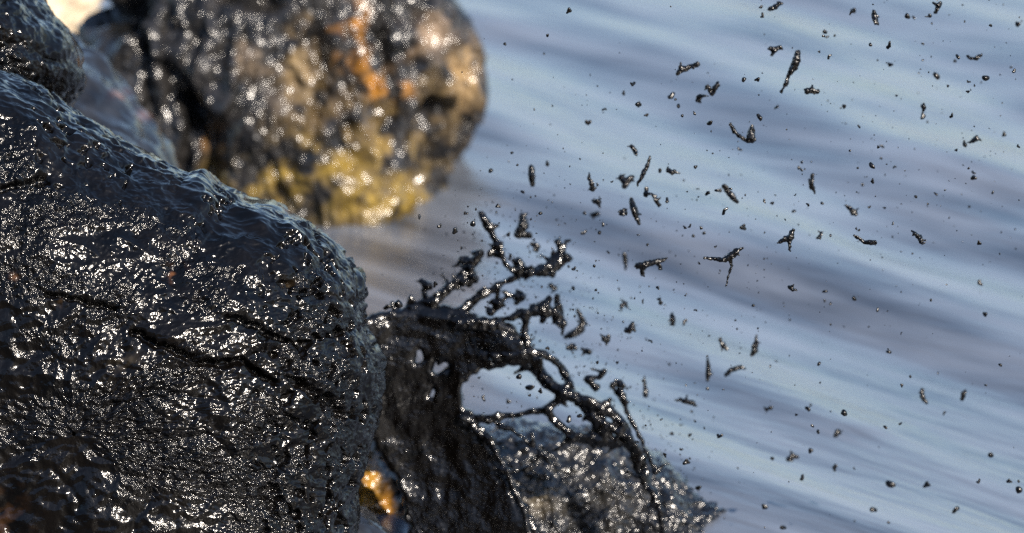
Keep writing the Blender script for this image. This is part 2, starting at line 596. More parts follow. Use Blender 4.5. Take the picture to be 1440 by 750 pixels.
def back_relief(P, pix, rr, N):
    d = 0.05 * fbm(P * 3.2, 3, seed=91) + 0.026 * ridged(P * np.array([10, 10, 4.5]), 3, seed=92)
    d += 0.006 * fbm(P * 20, 2, gain=0.4, seed=93)
    pw = pix + np.stack([12 * noise(P * 8, 94), 12 * noise(P * 8, 95)], 1)
    for line, width, deep in (([(285, 150), (300, 190), (310, 245), (300, 290)], 15, 0.09),
                              ([(255, 100), (275, 150), (270, 250)], 12, 0.06),
                              ([(130, -20), (150, 25), (190, 35)], 20, 0.10),
                              ([(340, -10), (380, 15)], 18, 0.07),
                              ([(450, 60), (470, 120), (450, 190)], 10, 0.04),
                              ([(540, 60), (560, 140), (545, 230)], 10, 0.04),
                              ([(610, 150), (600, 210), (590, 260)], 14, 0.05),
                              ([(210, 40), (230, 90), (225, 160)], 9, 0.04)):
        d -= deep * np.exp(-(seg_dist(pw, line) / width) ** 2)
    return d


def back_tint(P, pix, rr, N):
    n = fbm(P * 9, 4, seed=101)
    n2 = fbm(P * 22, 3, seed=102)
    t = np.zeros((len(P), 3))

    def patch(x, y, rx, ry, c, k=1.0):
        w = np.exp(-(((pix + 10 * n2[:, None] - (x, y)) / (rx, ry)) ** 2).sum(1) ** 1.5) * smooth(-0.45, 0.35, n + 0.5 * n2)
        t[:] = t * (1 - w[:, None] * k) + w[:, None] * k * np.array(c)
    patch(520, 170, 120, 95, (0.085, 0.055, 0.018), .9); patch(610, 190, 50, 80, (0.09, 0.06, 0.02), .8)
    gold = (0.20, 0.13, 0.010)
    patch(470, 265, 190, 62, (0.11, 0.08, 0.03), 0.8)
    patch(380, 262, 60, 28, gold); patch(540, 285, 70, 30, gold); patch(460, 235, 60, 30, gold, .8); patch(560, 215, 40, 40, (.3, .2, .04), .7)
    orange = (0.33, 0.135, 0.004)
    for q in ((512, 45, 15, 28), (503, 95, 22, 20), (530, 128, 16, 18), (575, 138, 12, 18), (482, 62, 8, 14)):
        patch(*q, orange)
    patch(560, 95, 30, 40, (0.10, 0.055, 0.025), .7)
    patch(428, 115, 20, 55, (0.20, 0.14, 0.065), .9); patch(445, 60, 14, 26, (0.2, 0.14, 0.07), .7)
    patch(642, 110, 16, 40, (0.30, 0.20, 0.09), .9); patch(600, 60, 20, 30, (.28, .2, .13), .7)  # right-edge patch: bright cream sun glints painted into the rock colour
    patch(302, 185, 12, 40, (0.30, 0.15, 0.04), .9); patch(370, 95, 30, 20, (.25, .19, .13), .6)
    patch(115, 25, 14, 26, (0.35, 0.18, 0.05), .8)
    return t


o = rock("shoreline_boulder", (370, 80),
         [(610, -60), (618, 0), (640, 40), (655, 75), (668, 118), (665, 140), (650, 165), (640, 200), (622, 240), (610, 280),
          (604, 330), (570, 460), (370, 500), (150, 430), (105, 250), (122, 120), (124, 55), (134, 0), (160, -150), (370, -260), (560, -190)],
         16.86, 0.54, 0.5, M_BACK, back_relief, nth=900, ns=300, e_d=0.6, tint=back_tint, smooth_out=2)
set_tags(o, "wet glittering boulder with orange and golden patches standing in the water", "boulder")

o = rock("sandstone_rock", (60, 0), [(-20, -60), (60, -110), (120, -60), (125, 20), (112, 60), (60, 200), (0, 300), (-60, 200), (-60, 20)],
         18.6, 0.3, 0.3, M_SAND, lambda P, pix, rr, N: 0.03 * fbm(P * 6, 4, seed=111), nth=260, ns=90, e_d=0.8,
         tint=lambda P, pix, rr, N: np.zeros((len(P), 3)))
set_tags(o, "dry sunlit pale sandstone rock glimpsed between the oily knob and the glittering boulder", "rock")


def low_relief(P, pix, rr, N):
    lower = smooth(630, 670, pix[:, 1] - 0.12 * (pix[:, 0] - 800))
    d = 0.025 * fbm(P * 6, 3, seed=121) + 0.010 * ridged(P * np.array([14, 14, 20]), 3, seed=122)
    d += 0.006 * fbm(P * 40, 3, gain=0.6, seed=123) * (0.25 + 0.75 * lower)
    d += 0.006 * (1 - 2 * np.abs(noise(P * np.array([40, 12, 9]), 124))) * (1 - lower)
    return d


def low_tint(P, pix, rr, N):
    n = fbm(P * 15, 3, seed=125)
    t = np.zeros((len(P), 3))
    for (x, y, rx, ry, c) in ((800, 690, 90, 45, (0.03, 0.028, 0.024)), (745, 710, 25, 22, (.05, .047, .04)), (860, 640, 50, 24, (.03, .03, .03)),
                              (760, 700, 20, 20, (.04, .028, .01))):
        w = np.exp(-(((pix - (x, y)) / (rx, ry)) ** 2).sum(1)) * smooth(-0.3, 0.4, n)
        t += w[:, None] * np.array(c)
    return t


o = rock("low_rock", (780, 760),
         [(560, 760), (600, 690), (655, 632), (720, 608), (790, 612), (850, 626), (905, 648), (950, 676), (995, 704), (1045, 738), (1100, 790), (1060, 900), (780, 930), (540, 900)],
         13.78, 0.26, 0.4, M_LOW, low_relief, nth=700, ns=240, e_d=0.7, dense=(math.radians(-10), math.radians(190), 0.85), tint=low_tint, smooth_out=3)
set_tags(o, "low wet rock with silvery sparkle lying under the arching strand of thrown oil", "rock")


def ochre_tint(P, pix, rr, N):
    n = fbm(P * 18, 3, seed=131)
    t = np.zeros((len(P), 3))
    for (x, y, rx, ry, c) in ((516, 692, 13, 42, (0.38, 0.19, 0.012)), (540, 722, 9, 30, (0.28, 0.13, 0.012)), (522, 596, 14, 12, (0.12, 0.05, 0.008)),
                              (553, 745, 12, 10, (.3, .2, .06)), (505, 640, 12, 15, (.06, .05, .04))):
        w = np.exp(-((((pix + 6 * n[:, None]) - (x, y)) / (rx, ry)) ** 2).sum(1) ** 1.5)
        t += w[:, None] * np.array(c)
    return t


o = rock("ochre_rock", (480, 720),
         [(400, 560), (480, 545), (530, 572), (556, 620), (570, 690), (580, 800), (560, 960), (450, 980), (380, 900), (370, 700)],
         13.95, 0.22, 0.3, M_LOW, lambda P, pix, rr, N: 0.02 * fbm(P * 7, 3, seed=132) + 0.006 * ridged(P * 18, 3, seed=133), nth=320, ns=120,
         e_d=0.7, tint=ochre_tint)
set_tags(o, "small dark rock with bright orange patch in the gap beside the massive boulder", "rock")

o = rock("wedge_stone", (500, 790), [(490, 708), (510, 716), (532, 738), (556, 772), (565, 850), (540, 1000), (460, 1000), (440, 850), (460, 730)],
         12.85, 0.12, 0.15, M_SLAB, lambda P, pix, rr, N: 0.008 * fbm(P * 9, 3, seed=141), nth=200, ns=80, e_d=0.8,
         tint=lambda P, pix, rr, N: np.zeros((len(P), 3)))
set_tags(o, "small smooth grey stone wedged at the foot of the massive boulder below the orange patch", "rock")


# ------------------------------------------------------------------ thrown oil: implicit surfaces
def surface_nets(F, origin, h):
    S = F < 0
    nx, ny, nz = F.shape
    acc = np.zeros((nx - 1, ny - 1, nz - 1, 3)); cnt = np.zeros((nx - 1, ny - 1, nz - 1))
    base = np.stack(np.meshgrid(np.arange(nx), np.arange(ny), np.arange(nz), indexing='ij'), -1).astype(float)

    def sl(i, n):
        return slice(i, n - 1 + i)
    for ax in range(3):
        others = [k for k in range(3) if k != ax]
        for i in (0, 1):
            for j in (0, 1):
                o0 = [0, 0, 0]; o0[others[0]] = i; o0[others[1]] = j
                o1 = list(o0); o1[ax] = 1
                a = tuple(sl(o0[k], F.shape[k]) for k in range(3)); b = tuple(sl(o1[k], F.shape[k]) for k in range(3))
                m = S[a] != S[b]
                fa, fb = F[a][m], F[b][m]
                t = fa / (fa - fb)
                p = base[a][m].copy(); p[:, ax] += t
                acc[m] += p; cnt[m] += 1
    act = cnt > 0
    idx = np.full(act.shape, -1, np.int64); idx[act] = np.arange(act.sum())
    V = acc[act] / cnt[act][:, None]
    quads = []
    for ax in range(3):
        u, v = [(1, 2), (2, 0), (0, 1)][ax]
        a = [slice(1, F.shape[k] - 1) for k in range(3)]; b = list(a)
        a[ax] = slice(0, F.shape[ax] - 1); b[ax] = slice(1, F.shape[ax])
        sa, sb = S[tuple(a)], S[tuple(b)]
        for sgn in (True, False):
            m = (sa != sb) & (sa == sgn)
            c = np.argwhere(m)
            if not len(c): continue
            g = c.copy()
            for k in range(3):
                if k != ax: g[:, k] += 1
            q = []
            for (du, dv) in ((-1, -1), (0, -1), (0, 0), (-1, 0)):
                cc = g.copy(); cc[:, u] += du; cc[:, v] += dv
                q.append(idx[cc[:, 0], cc[:, 1], cc[:, 2]])
            q = np.stack(q, 1)
            quads.append(q if sgn else q[:, ::-1])
    return V * h + origin, np.concatenate(quads)


def chain_field(G, chain):
    """distance to a chain of tapered links (x, y, z, r)"""
    best = np.full(G.shape[:-1], 1e3)
    if len(chain) == 1:
        c = np.array(chain[0]); return np.linalg.norm(G - c[:3], axis=-1) - c[3]
    for a, b in zip(chain[:-1], chain[1:]):
        a = np.array(a, float); b = np.array(b, float)
        ab = b[:3] - a[:3]
        t = np.clip(((G - a[:3]) @ ab) / (ab @ ab + 1e-12), 0, 1)
        d = np.linalg.norm(G - a[:3] - t[..., None] * ab, axis=-1) - (a[3] + t * (b[3] - a[3]))
        best = np.minimum(best, d)
    return best


def smin(a, b, k):
    h = np.clip(0.5 + 0.5 * (b - a) / k, 0, 1)
    return b * (1 - h) + a * h - k * h * (1 - h)


def oil_mesh(chains, h=1.5, wob=0.22, freq=0.09, k=3.0, seed=0, extra=None, pad=6):
    """chains in local pixel units (x right, y up, z depth); returns verts in those units"""
    allp = np.array([p for c in chains for p in c], float)
    lo = (allp[:, :3] - allp[:, 3:]).min(0) - pad
    hi = (allp[:, :3] + allp[:, 3:]).max(0) + pad
    if extra: lo, hi = np.minimum(lo, extra[0]), np.maximum(hi, extra[1])
    n = np.ceil((hi - lo) / h).astype(int) + 1
    ax = [lo[i] + h * np.arange(n[i]) for i in range(3)]
    G = np.stack(np.meshgrid(*ax, indexing='ij'), -1)
    F = np.full(G.shape[:-1], 50.0)
    if extra: F = extra[2](G)
    runs = [c[q:q + 5] for c in chains for q in range(0, max(len(c) - 1, 1), 4)]
    for c in runs:
        c = np.array(c, float)
        m = pad + k + 4
        l2 = np.clip(np.floor(((c[:, :3] - c[:, 3:]).min(0) - m - lo) / h).astype(int), 0, n)
        h2 = np.clip(np.ceil(((c[:, :3] + c[:, 3:]).max(0) + m - lo) / h).astype(int) + 1, 0, n)
        s = tuple(slice(l2[i], h2[i]) for i in range(3))
        F[s] = smin(F[s], chain_field(G[s], c), k)
    near = np.abs(F) < 12
    Q = G[near] * freq
    F[near] += wob * (4.0 * noise(Q, seed + 5) + 2.2 * noise(Q * 2.3 + 7, seed + 6))
    b = np.full(F.shape, 5.0); b[1:-1, 1:-1, 1:-1] = F[1:-1, 1:-1, 1:-1]
    return surface_nets(b, lo, h)


def ragged(chains, rnd, n, length, r0, r1):
    out = [list(c) for c in chains]
    for _ in range(n):
        c = rnd.choice(chains)
        x, y, z, r = rnd.choice(c)
        a = rnd.uniform(0, 6.283)
        l = rnd.uniform(*length) + r
        b = a + rnd.uniform(-0.8, 0.8)
        x1, y1 = x + 0.6 * l * math.cos(a), y + 0.6 * l * math.sin(a)
        out.append([(x, y, z, min(r, r0 * 1.5)), (x1, y1, z + rnd.uniform(-3, 3), r0),
                    (x1 + 0.5 * l * math.cos(b), y1 + 0.5 * l * math.sin(b), z + rnd.uniform(-4, 4), r1)])
    return out


def place(V, d):
    s = KPX * d
    return at(720, 375, d) + (V[:, 0] - 720)[:, None] * s * RIGHT - (V[:, 1] - 375)[:, None] * s * UP + V[:, 2][:, None] * s * FWD


SPLASH_D = 13.35
splash = bpy.data.objects.new("oil_splash", None)
scene.collection.objects.link(splash)
splash.location = at(640, 800, SPLASH_D)
set_tags(splash, "torn web of black oil thrown up by a wave over the low rock", "oil splash")

BODY = [(506, 448), (560, 436), (600, 426), (648, 434), (700, 460), (745, 488), (785, 518), (752, 524), (715, 516), (680, 520), (652, 538), (652, 575), (682, 600), (698, 640), (722, 690),
        (764, 752), (768, 830), (572, 830), (576, 760), (566, 700), (546, 655), (514, 610), (494, 520)]


def body_field(G):
    sh = G.shape[:-1]
    P = G[..., :2][:, :, 0].reshape(-1, 2)
    P3 = np.c_[P * 0.03, 0 * P[:, :1]]
    P = P + np.stack([6 * noise(P3, 3) + 6 * noise(P3 * 2.6, 5), 6 * noise(P3, 4) + 6 * noise(P3 * 2.6, 6)], 1)
    d2 = poly_sdf(P, BODY)
    for (x, y, rx, ry) in ((622, 515, 9, 7), (590, 502, 8, 6), (606, 552, 4, 7)):
        e = (np.hypot((P[:, 0] - x) / rx, (P[:, 1] - y) / ry) - 1) * min(rx, ry)
        d2 = np.maximum(d2, -e)
    d2 = d2.reshape(sh[:2])[:, :, None]
    y = G[..., 1]
    w0 = 10 * np.sin((G[..., 0] - 500) / 60.0) + 6 * np.sin(y / 45.0) + 0.12 * (y - 450)
    half = 5 + 0.09 * np.clip(y - 440, 0, None)
    rr = 7.0
    q1 = d2 + rr; q2 = np.abs(G[..., 2] - w0) - half
    return np.minimum(np.maximum(q1, q2), 0) + np.hypot(np.maximum(q1, 0), np.maximum(q2, 0)) - rr


V, Q = oil_mesh([[(600, 445, 0, 10), (640, 450, 0, 14)]], h=2.2, wob=0.55, freq=0.03, k=8, seed=1,
                extra=(np.array([490, 410, -80.0]), np.array([765, 848, 80.0]), body_field))
link_mesh("oil_sheet", place(V, SPLASH_D), Q, M_OIL, parent=splash)

STRANDS = [
    # the long arch with its inner web
    [[(640, 452, 0, 20), (690, 478, -4, 26), (730, 500, -8, 21), (768, 519, -10, 18), (800, 540, -12, 17), (832, 566, -12, 15), (858, 598, -10, 15), (884, 634, -8, 13), (908, 666, -6, 10), (922, 690, -4, 7), (928, 720, -2, 6), (930, 770, 0, 5)],
     [(648, 590, 0, 9), (690, 588, -4, 6), (735, 582, -6, 5), (770, 575, -8, 7), (795, 556, -10, 7), (800, 540, -10, 8)],
     [(768, 577, -8, 7), (785, 598, -8, 7), (808, 614, -8, 9), (840, 618, -8, 11), (868, 622, -8, 10)],
     [(832, 580, -10, 12), (850, 606, -8, 13)],
     [(765, 640, 0, 3), (785, 630, -4, 3), (800, 618, -8, 4)],
     [(838, 545, -8, 6), (826, 533, -8, 6), (842, 531, -8, 4), (850, 522, -8, 2)],
     [(700, 470, 0, 8), (740, 515, -6, 6), (775, 540, -8, 5)],
     [(652, 592, 0, 8), (688, 618, -6, 5), (712, 664, -10, 5), (735, 715, -12, 6), (748, 765, -12, 7)],
     [(688, 592, -4, 4), (720, 604, -8, 3), (748, 626, -10, 3), (765, 640, -10, 2)],
     [(712, 664, -10, 4), (740, 660, -12, 2.5), (770, 672, -12, 2)]],
    [[(640, 445, 0, 14), (668, 422, 4, 8), (700, 402, 6, 6), (735, 384, 8, 6), (762, 379, 8, 9), (782, 372, 8, 11), (790, 350, 8, 6), (785, 340, 8, 7)],
     [(782, 372, 8, 8), (800, 364, 6, 4)], [(745, 384, 4, 6), (775, 384, 4, 8)]],
    [[(606, 428, 0, 12), (630, 406, 2, 8), (645, 392, 4, 7), (662, 375, 4, 8), (674, 358, 4, 10)],
     [(650, 398, 2, 6), (668, 392, 2, 8)], [(662, 375, 4, 6), (657, 366, 4, 4)]],
    [[(676, 300, 0, 6), (686, 316, 0, 9), (692, 330, 0, 7), (702, 346, 0, 5), (706, 360, 0, 4), (712, 374, 0, 5), (722, 380, 4, 4)], [(690, 355, 0, 3), (703, 356, 0, 4)]],
    [[(652, 446, -6, 12), (685, 451, -8, 4), (712, 448, -8, 6), (738, 441, -8, 9), (764, 434, -8, 11), (772, 420, -8, 6)],
     [(764, 434, -8, 6), (780, 440, -8, 6)], [(738, 445, -8, 6), (740, 462, -8, 5), (737, 474, -8, 8), (742, 484, -8, 5)]],
    [[(783, 418, -4, 7), (785, 432, -4, 6), (781, 446, -4, 5), (791, 456, -4, 4)]],
    [[(690, 440, 4, 4), (700, 426, 4, 6), (716, 416, 4, 3), (733, 418, 4, 8), (726, 426, 4, 5)]],
    [[(728, 362, 6, 4), (731, 376, 6, 9), (728, 386, 6, 6)]],
    [[(871, 538, 0, 3), (873, 556, 0, 5), (880, 576, 0, 4), (892, 600, 0, 5), (902, 620, 0, 3), (914, 646, 0, 4), (922, 664, 0, 5)]],
    [[(600, 425, 6, 8), (596, 408, 6, 5), (602, 402, 6, 4)], [(560, 440, 6, 8), (552, 428, 6, 5)], [(585, 432, 6, 7), (578, 420, 6, 4)]],
    [[(660, 400, 8, 5), (664, 385, 8, 6), (656, 378, 8, 3)]],
]
for i, chains in enumerate(STRANDS):
    rnd = random.Random(50 + i)
    if i == 0:            # the arch is a torn band: several thinner cords side by side, parting and meeting
        spine = chains[0]
        cords = []
        for q in range(4):
            ph, fr = rnd.uniform(0, 6.28), rnd.uniform(0.7, 1.3)
            cord = []
            for m, (a, b) in enumerate(zip(spine[:-1], spine[1:])):
                for t in (0.0, 0.34, 0.67):
                    x, y, z, r = (a[e] + t * (b[e] - a[e]) for e in range(4))
                    tx, ty = b[0] - a[0], b[1] - a[1]
                    ln = math.hypot(tx, ty)
                    off = r * 0.95 * math.sin(ph + fr * (m + t) * 1.5)
                    cord.append((x - ty / ln * off, y + tx / ln * off, z + 0.6 * r * math.cos(ph + fr * (m + t) * 1.5), r * rnd.uniform(0.24, 0.5)))
            cords.append(cord)
        chains = cords + chains[1:]
    chains = [[(x, y, z, r * (0.85 if i == 0 else 0.74)) for x, y, z, r in c] for c in chains]
    chains = ragged(chains, rnd, 46 if i == 0 else 4 + 2 * len(chains), (4, 16) if i == 0 else (4, 18), 2.4, 1.2)
    V, Q = oil_mesh(chains, h=1.6 if i == 0 else 1.3, wob=0.55, freq=0.095, k=6.0, seed=20 + i)
    link_mesh("oil_strand", place(V, SPLASH_D), Q, M_OIL, parent=splash)

# ------------------------------------------------------------------ flying drops of oil, each with its own shape
G_DROP = "blobs of oil flying over the water"
# depth, label tail, chains of (x, y, r)
DROPS = [
    (12.0, "three-pronged black oil blob with thin tail hanging down", [[(990, 363, 2.0), (1006, 364, 3.2), (1018, 366, 4.5), (1026, 361, 6), (1035, 354, 5), (1045, 349, 1.5)], [(1026, 363, 4), (1029, 374, 2.5), (1024, 388, 1.6), (1021, 402, 1.0)]]),
    (12.0, "star-shaped black oil blob with pointed top", [[(1094, 342, 2), (1105, 336, 5), (1112, 334, 6), (1115, 324, 2.5), (1115, 320, 1)], [(1110, 338, 4), (1111, 347, 1.8)]]),
    (12.05, "sagging comma-shaped oil blob thick at one end", [[(1201, 331, 2), (1207, 335, 2.6), (1216, 341, 3.2), (1225, 341, 4.6), (1230, 340, 3)]]),
    (12.1, "tadpole-like oil blob with head hanging low", [[(1282, 325, 1.5), (1287, 329, 2.5), (1293, 334, 5), (1295, 340, 3)]]),
    (12.3, "ragged dog-shaped oil blob with stubby feet", [[(896, 374, 5), (908, 372, 6), (920, 369, 5), (932, 366, 3.5), (937, 363, 2)], [(904, 374, 4), (903, 386, 4)], [(924, 369, 3), (930, 378, 2)]]),
    (12.2, "hooked oil blob joined to a slanting dark streak", [[(1027, 174, 2.5), (1032, 184, 4), (1040, 192, 3), (1050, 198, 4), (1056, 195, 8), (1057, 184, 6), (1058, 178, 3)]]),
    (12.2, "long knobbly oil blob trailing beads downwards", [[(1122, 74, 5), (1120, 84, 7), (1117, 94, 7), (1112, 101, 5), (1108, 108, 2.5), (1106, 117, 4), (1102, 124, 1.5), (1099, 129, 3)]]),
    (12.15, "blunt brick-shaped oil blob", [[(1135, 128, 5.5), (1141, 128, 5), (1149, 129, 4.5)]]),
    (12.15, "upright bean-shaped oil blob with flared foot", [[(1229, 17, 4), (1230, 24, 5.5), (1232, 32, 4.5), (1235, 35, 2)]]),
    (12.15, "crooked oil blob with round drop below it", [[(1322, 5, 4), (1318, 12, 4), (1316, 17, 3.5)], [(1312, 5, 2), (1319, 8, 3)], [(1308, 22, 3.2)]]),
    (12.3, "wedge-shaped oil blob with notched upper edge", [[(1083, 68, 3.5), (1090, 70, 5), (1096, 67, 3)], [(1088, 72, 4), (1085, 78, 2)]]),
    (12.3, "leaning oil blob with pinched waist", [[(1083, 13, 4), (1090, 10, 5), (1095, 5, 3.5)]]),
    (12.3, "jagged oil blob like a row of teeth", [[(952, 105, 2.5), (958, 98, 5), (964, 97, 5), (972, 93, 4), (981, 91, 4.5)], [(958, 97, 4), (957, 88, 2)]]),
    (12.3, "V-shaped oil blob with two unequal arms", [[(995, 122, 3), (1001, 132, 4), (1008, 121, 4.5), (1009, 116, 2)]]),
    (12.35, "pebble-like oil blob beside the V-shaped one", [[(983, 136, 4), (988, 135, 3), (981, 141, 2.5)]]),
    (12.2, "thin straight oil streak slanting like a splinter", [[(914, 220, 1.6), (910, 234, 3.6), (903, 248, 3.4), (897, 258, 1.5)]]),
    (12.35, "pair of blunt oil blobs strung on a bent thread", [[(909, 265, 3.5), (908, 275, 4)], [(911, 272, 2), (918, 274, 2), (922, 281, 3.5), (927, 289, 3)]]),
    (12.4, "tall lumpy oil blob with narrow foot", [[(888, 281, 4), (891, 293, 6), (894, 303, 5), (899, 315, 3)]]),
    (12.4, "triangular oil blob beside the tall lumpy one", [[(873, 297, 3), (876, 301, 4.2), (878, 297, 2.5)]]),
    (12.5, "slanting oil blob with pale glinting upper end", [[(1018, 262, 4), (1024, 270, 5), (1032, 279, 5), (1037, 284, 3)]]),
    (12.4, "narrow tooth-like oil blob with forked top", [[(1124, 236, 3), (1128, 240, 2)], [(1143, 246, 3), (1141, 258, 4), (1146, 272, 1.5)], [(1137, 252, 1.5), (1140, 262, 3)]]),
    (12.6, "squat oil blob with softly blurred edges", [[(1194, 292, 3.5), (1199, 297, 5), (1203, 301, 3)]]),
    (12.3, "small slanted oil blob with lit rim", [[(940, 240, 4), (946, 243, 4.5), (949, 241, 3)]]),
    (12.7, "lumpy oil blob pale with spray", [[(873, 250, 5), (880, 256, 7), (886, 251, 5), (878, 262, 5)]]),
    (12.4, "drooping oil streak with hooked lower end", [[(828, 250, 2.5), (832, 258, 4), (834, 267, 3)]]),
    (12.4, "small curved oil sliver pointing down", [[(889, 206, 2.5), (893, 212, 4), (895, 218, 2.5)]]),
    (12.4, "round-headed oil blob with a smaller one at its side", [[(1373, 195, 5.5), (1367, 199, 3)], [(1357, 204, 3.2)]]),
    (12.4, "dumb-bell oil blob narrowed in the middle", [[(1299, 151, 3), (1298, 158, 1.8), (1297, 165, 3.5)]]),
    (12.3, "sickle-shaped small oil blob", [[(1361, 79, 2.5), (1366, 83, 2), (1373, 82, 4), (1378, 79, 2)]]),
    (12.9, "leaf-shaped oil blob pointed at the top, edges soft", [[(1063, 476, 1.5), (1062, 485, 5), (1061, 493, 6), (1057, 500, 3)]]),
    (13.0, "slender upright oil blob with thick foot", [[(995, 503, 2), (996, 515, 3.5), (996, 527, 5), (995, 534, 3)]]),
    (13.0, "bent soft-edged oil blob lying on a slant", [[(1021, 527, 3), (1028, 521, 4), (1038, 517, 4), (1043, 517, 2.5)]]),
    (12.95, "comma-shaped oil blob with soft edges, thick end low", [[(1012, 478, 2.5), (1017, 487, 4), (1022, 491, 3)]]),
    (13.0, "flat ragged oil blob with frayed ends", [[(957, 562, 3), (965, 565, 4.5), (975, 567, 4.5), (977, 570, 3)]]),
    (12.6, "triangular oil blob with raised corner", [[(880, 466, 3.5), (886, 463, 5.5), (890, 454, 2.5), (892, 465, 2.5)]]),
    (12.8, "roundish knobbly oil blob", [[(850, 476, 4), (853, 479, 5.5), (856, 474, 4)]]),
    (12.95, "short upright soft oil blob", [[(945, 442, 3), (946, 449, 5), (946, 456, 3)]]),
    (12.0, "compact oval oil blob, smooth and sharp", [[(1111, 404, 3.4), (1114, 407, 4)]]),
    (13.1, "upright oil spike with heavier foot", [[(906, 530, 1.5), (907, 543, 3.5), (908, 556, 4.5)]]),
    (13.1, "oil blob with three lumps and a glint above the splash", [[(735, 304, 6), (736, 317, 9), (728, 330, 7), (744, 331, 6)]]),
    (13.1, "little triangular oil blob at the foot of the three-lumped one", [[(748, 343, 4), (756, 347, 5), (752, 352, 3)]]),
    (13.3, "crescent oil blob bending beside the splash", [[(812, 436, 3), (819, 450, 5), (817, 463, 7), (806, 470, 7), (795, 474, 4)]]),
    (13.0, "oil blob like a thick comma near the foot of the crescent", [[(799, 489, 4), (806, 487, 5), (810, 491, 3)]]),
    (13.0, "rounded oil blob with flattened top near the crescent", [[(823, 494, 5), (829, 495, 4.5)]]),
    (12.8, "upright torn oil blob with bright lower end", [[(747, 236, 5), (748, 248, 6), (749, 260, 4)], [(770, 232, 3)]]),
    (13.3, "ring-bent soft oil blob with hazy outline", [[(775, 402, 5), (780, 406, 4)]]),
    (13.3, "hazy oil blob flattened on a slant", [[(833, 302, 3), (840, 301, 5)]]),
    (12.7, "blunt slanting soft oil blob above the flattened hazy one", [[(835, 283, 4), (842, 285, 4.5)]]),
    (13.2, "tall faint oil blob with pale side", [[(878, 358, 4), (879, 366, 4), (880, 375, 2.5)]]),
    (13.0, "slanting soft oil blob above the spear-like streak", [[(874, 431, 3.5), (879, 427, 3.5)]]),
    (12.9, "upright narrow oil drop, frayed below", [[(1297, 549, 2.5), (1297, 558, 4.5), (1303, 567, 2)]]),
    (12.9, "pear-shaped oil drop leaning over", [[(1355, 553, 4), (1353, 561, 3.5), (1357, 551, 3)]]),
    (13.1, "arched soft oil drop with two feet", [[(1108, 646, 3.5), (1115, 641, 4.5), (1121, 643, 3)]]),
    (13.0, "leaning oil drop with blunt lower end", [[(1178, 606, 3), (1175, 612, 4.5)]]),
    (13.0, "stretched soft oil drop lying level", [[(1078, 576, 2.5), (1084, 574, 3.5)]]),
    (12.3, "thin tilted oil sliver near the comma-shaped blob", [[(1156, 327, 1.2), (1152, 333, 2.8)]]),
]
rng = random.Random(7)
for i, (d, lab, chains) in enumerate(DROPS):
    k3 = []
    for c in chains:
        z0 = rng.uniform(-2, 2)
        k3.append([(x, y, z0 + rng.uniform(-2.5, 2.5), max(r * 0.82, 1.0)) for x, y, r in c])
    k3 = ragged(k3, rng, rng.choice([1, 2, 3, 4]), (1.5, 5.0), 1.5, 0.8)
    V, Q = oil_mesh(k3, h=0.8, wob=0.32, freq=0.26, k=2.0, seed=200 + 3 * i, pad=4)
    d = d if d < 12.11 else d + 0.36
    o = link_mesh("oil_blob", place(V, d), Q, M_DROP)
    set_tags(o, lab + (" flying over the water" if len(lab.split()) < 12 else ""), "oil blob", G_DROP)

# small drops: eight shapes, copied
SMALL = []
for s in range(9):
    r = random.Random(300 + s)
    n = r.choice([1, 2, 2, 3, 3])
    pts = [(r.uniform(-1.1, 1.1) * n * 0.5, r.uniform(-1.3, 1.3) * n * 0.5, r.uniform(-.6, .6), r.uniform(0.55, 1.0)) for _ in range(n)]
    if n == 1: pts = [(0, 0, 0, 1.0), (0.4, 0.5, 0, 0.8)]
    V, Q = oil_mesh([pts], h=0.32, wob=0.07, freq=0.7, k=0.5, seed=400 + s, pad=1.2)
    V -= V.mean(0)
    V /= np.abs(V[:, :2]).max()
    SMALL.append(make_mesh("oil_droplet", np.stack([V[:, 0], V[:, 2], -V[:, 1]], 1), Q, M_DROP))

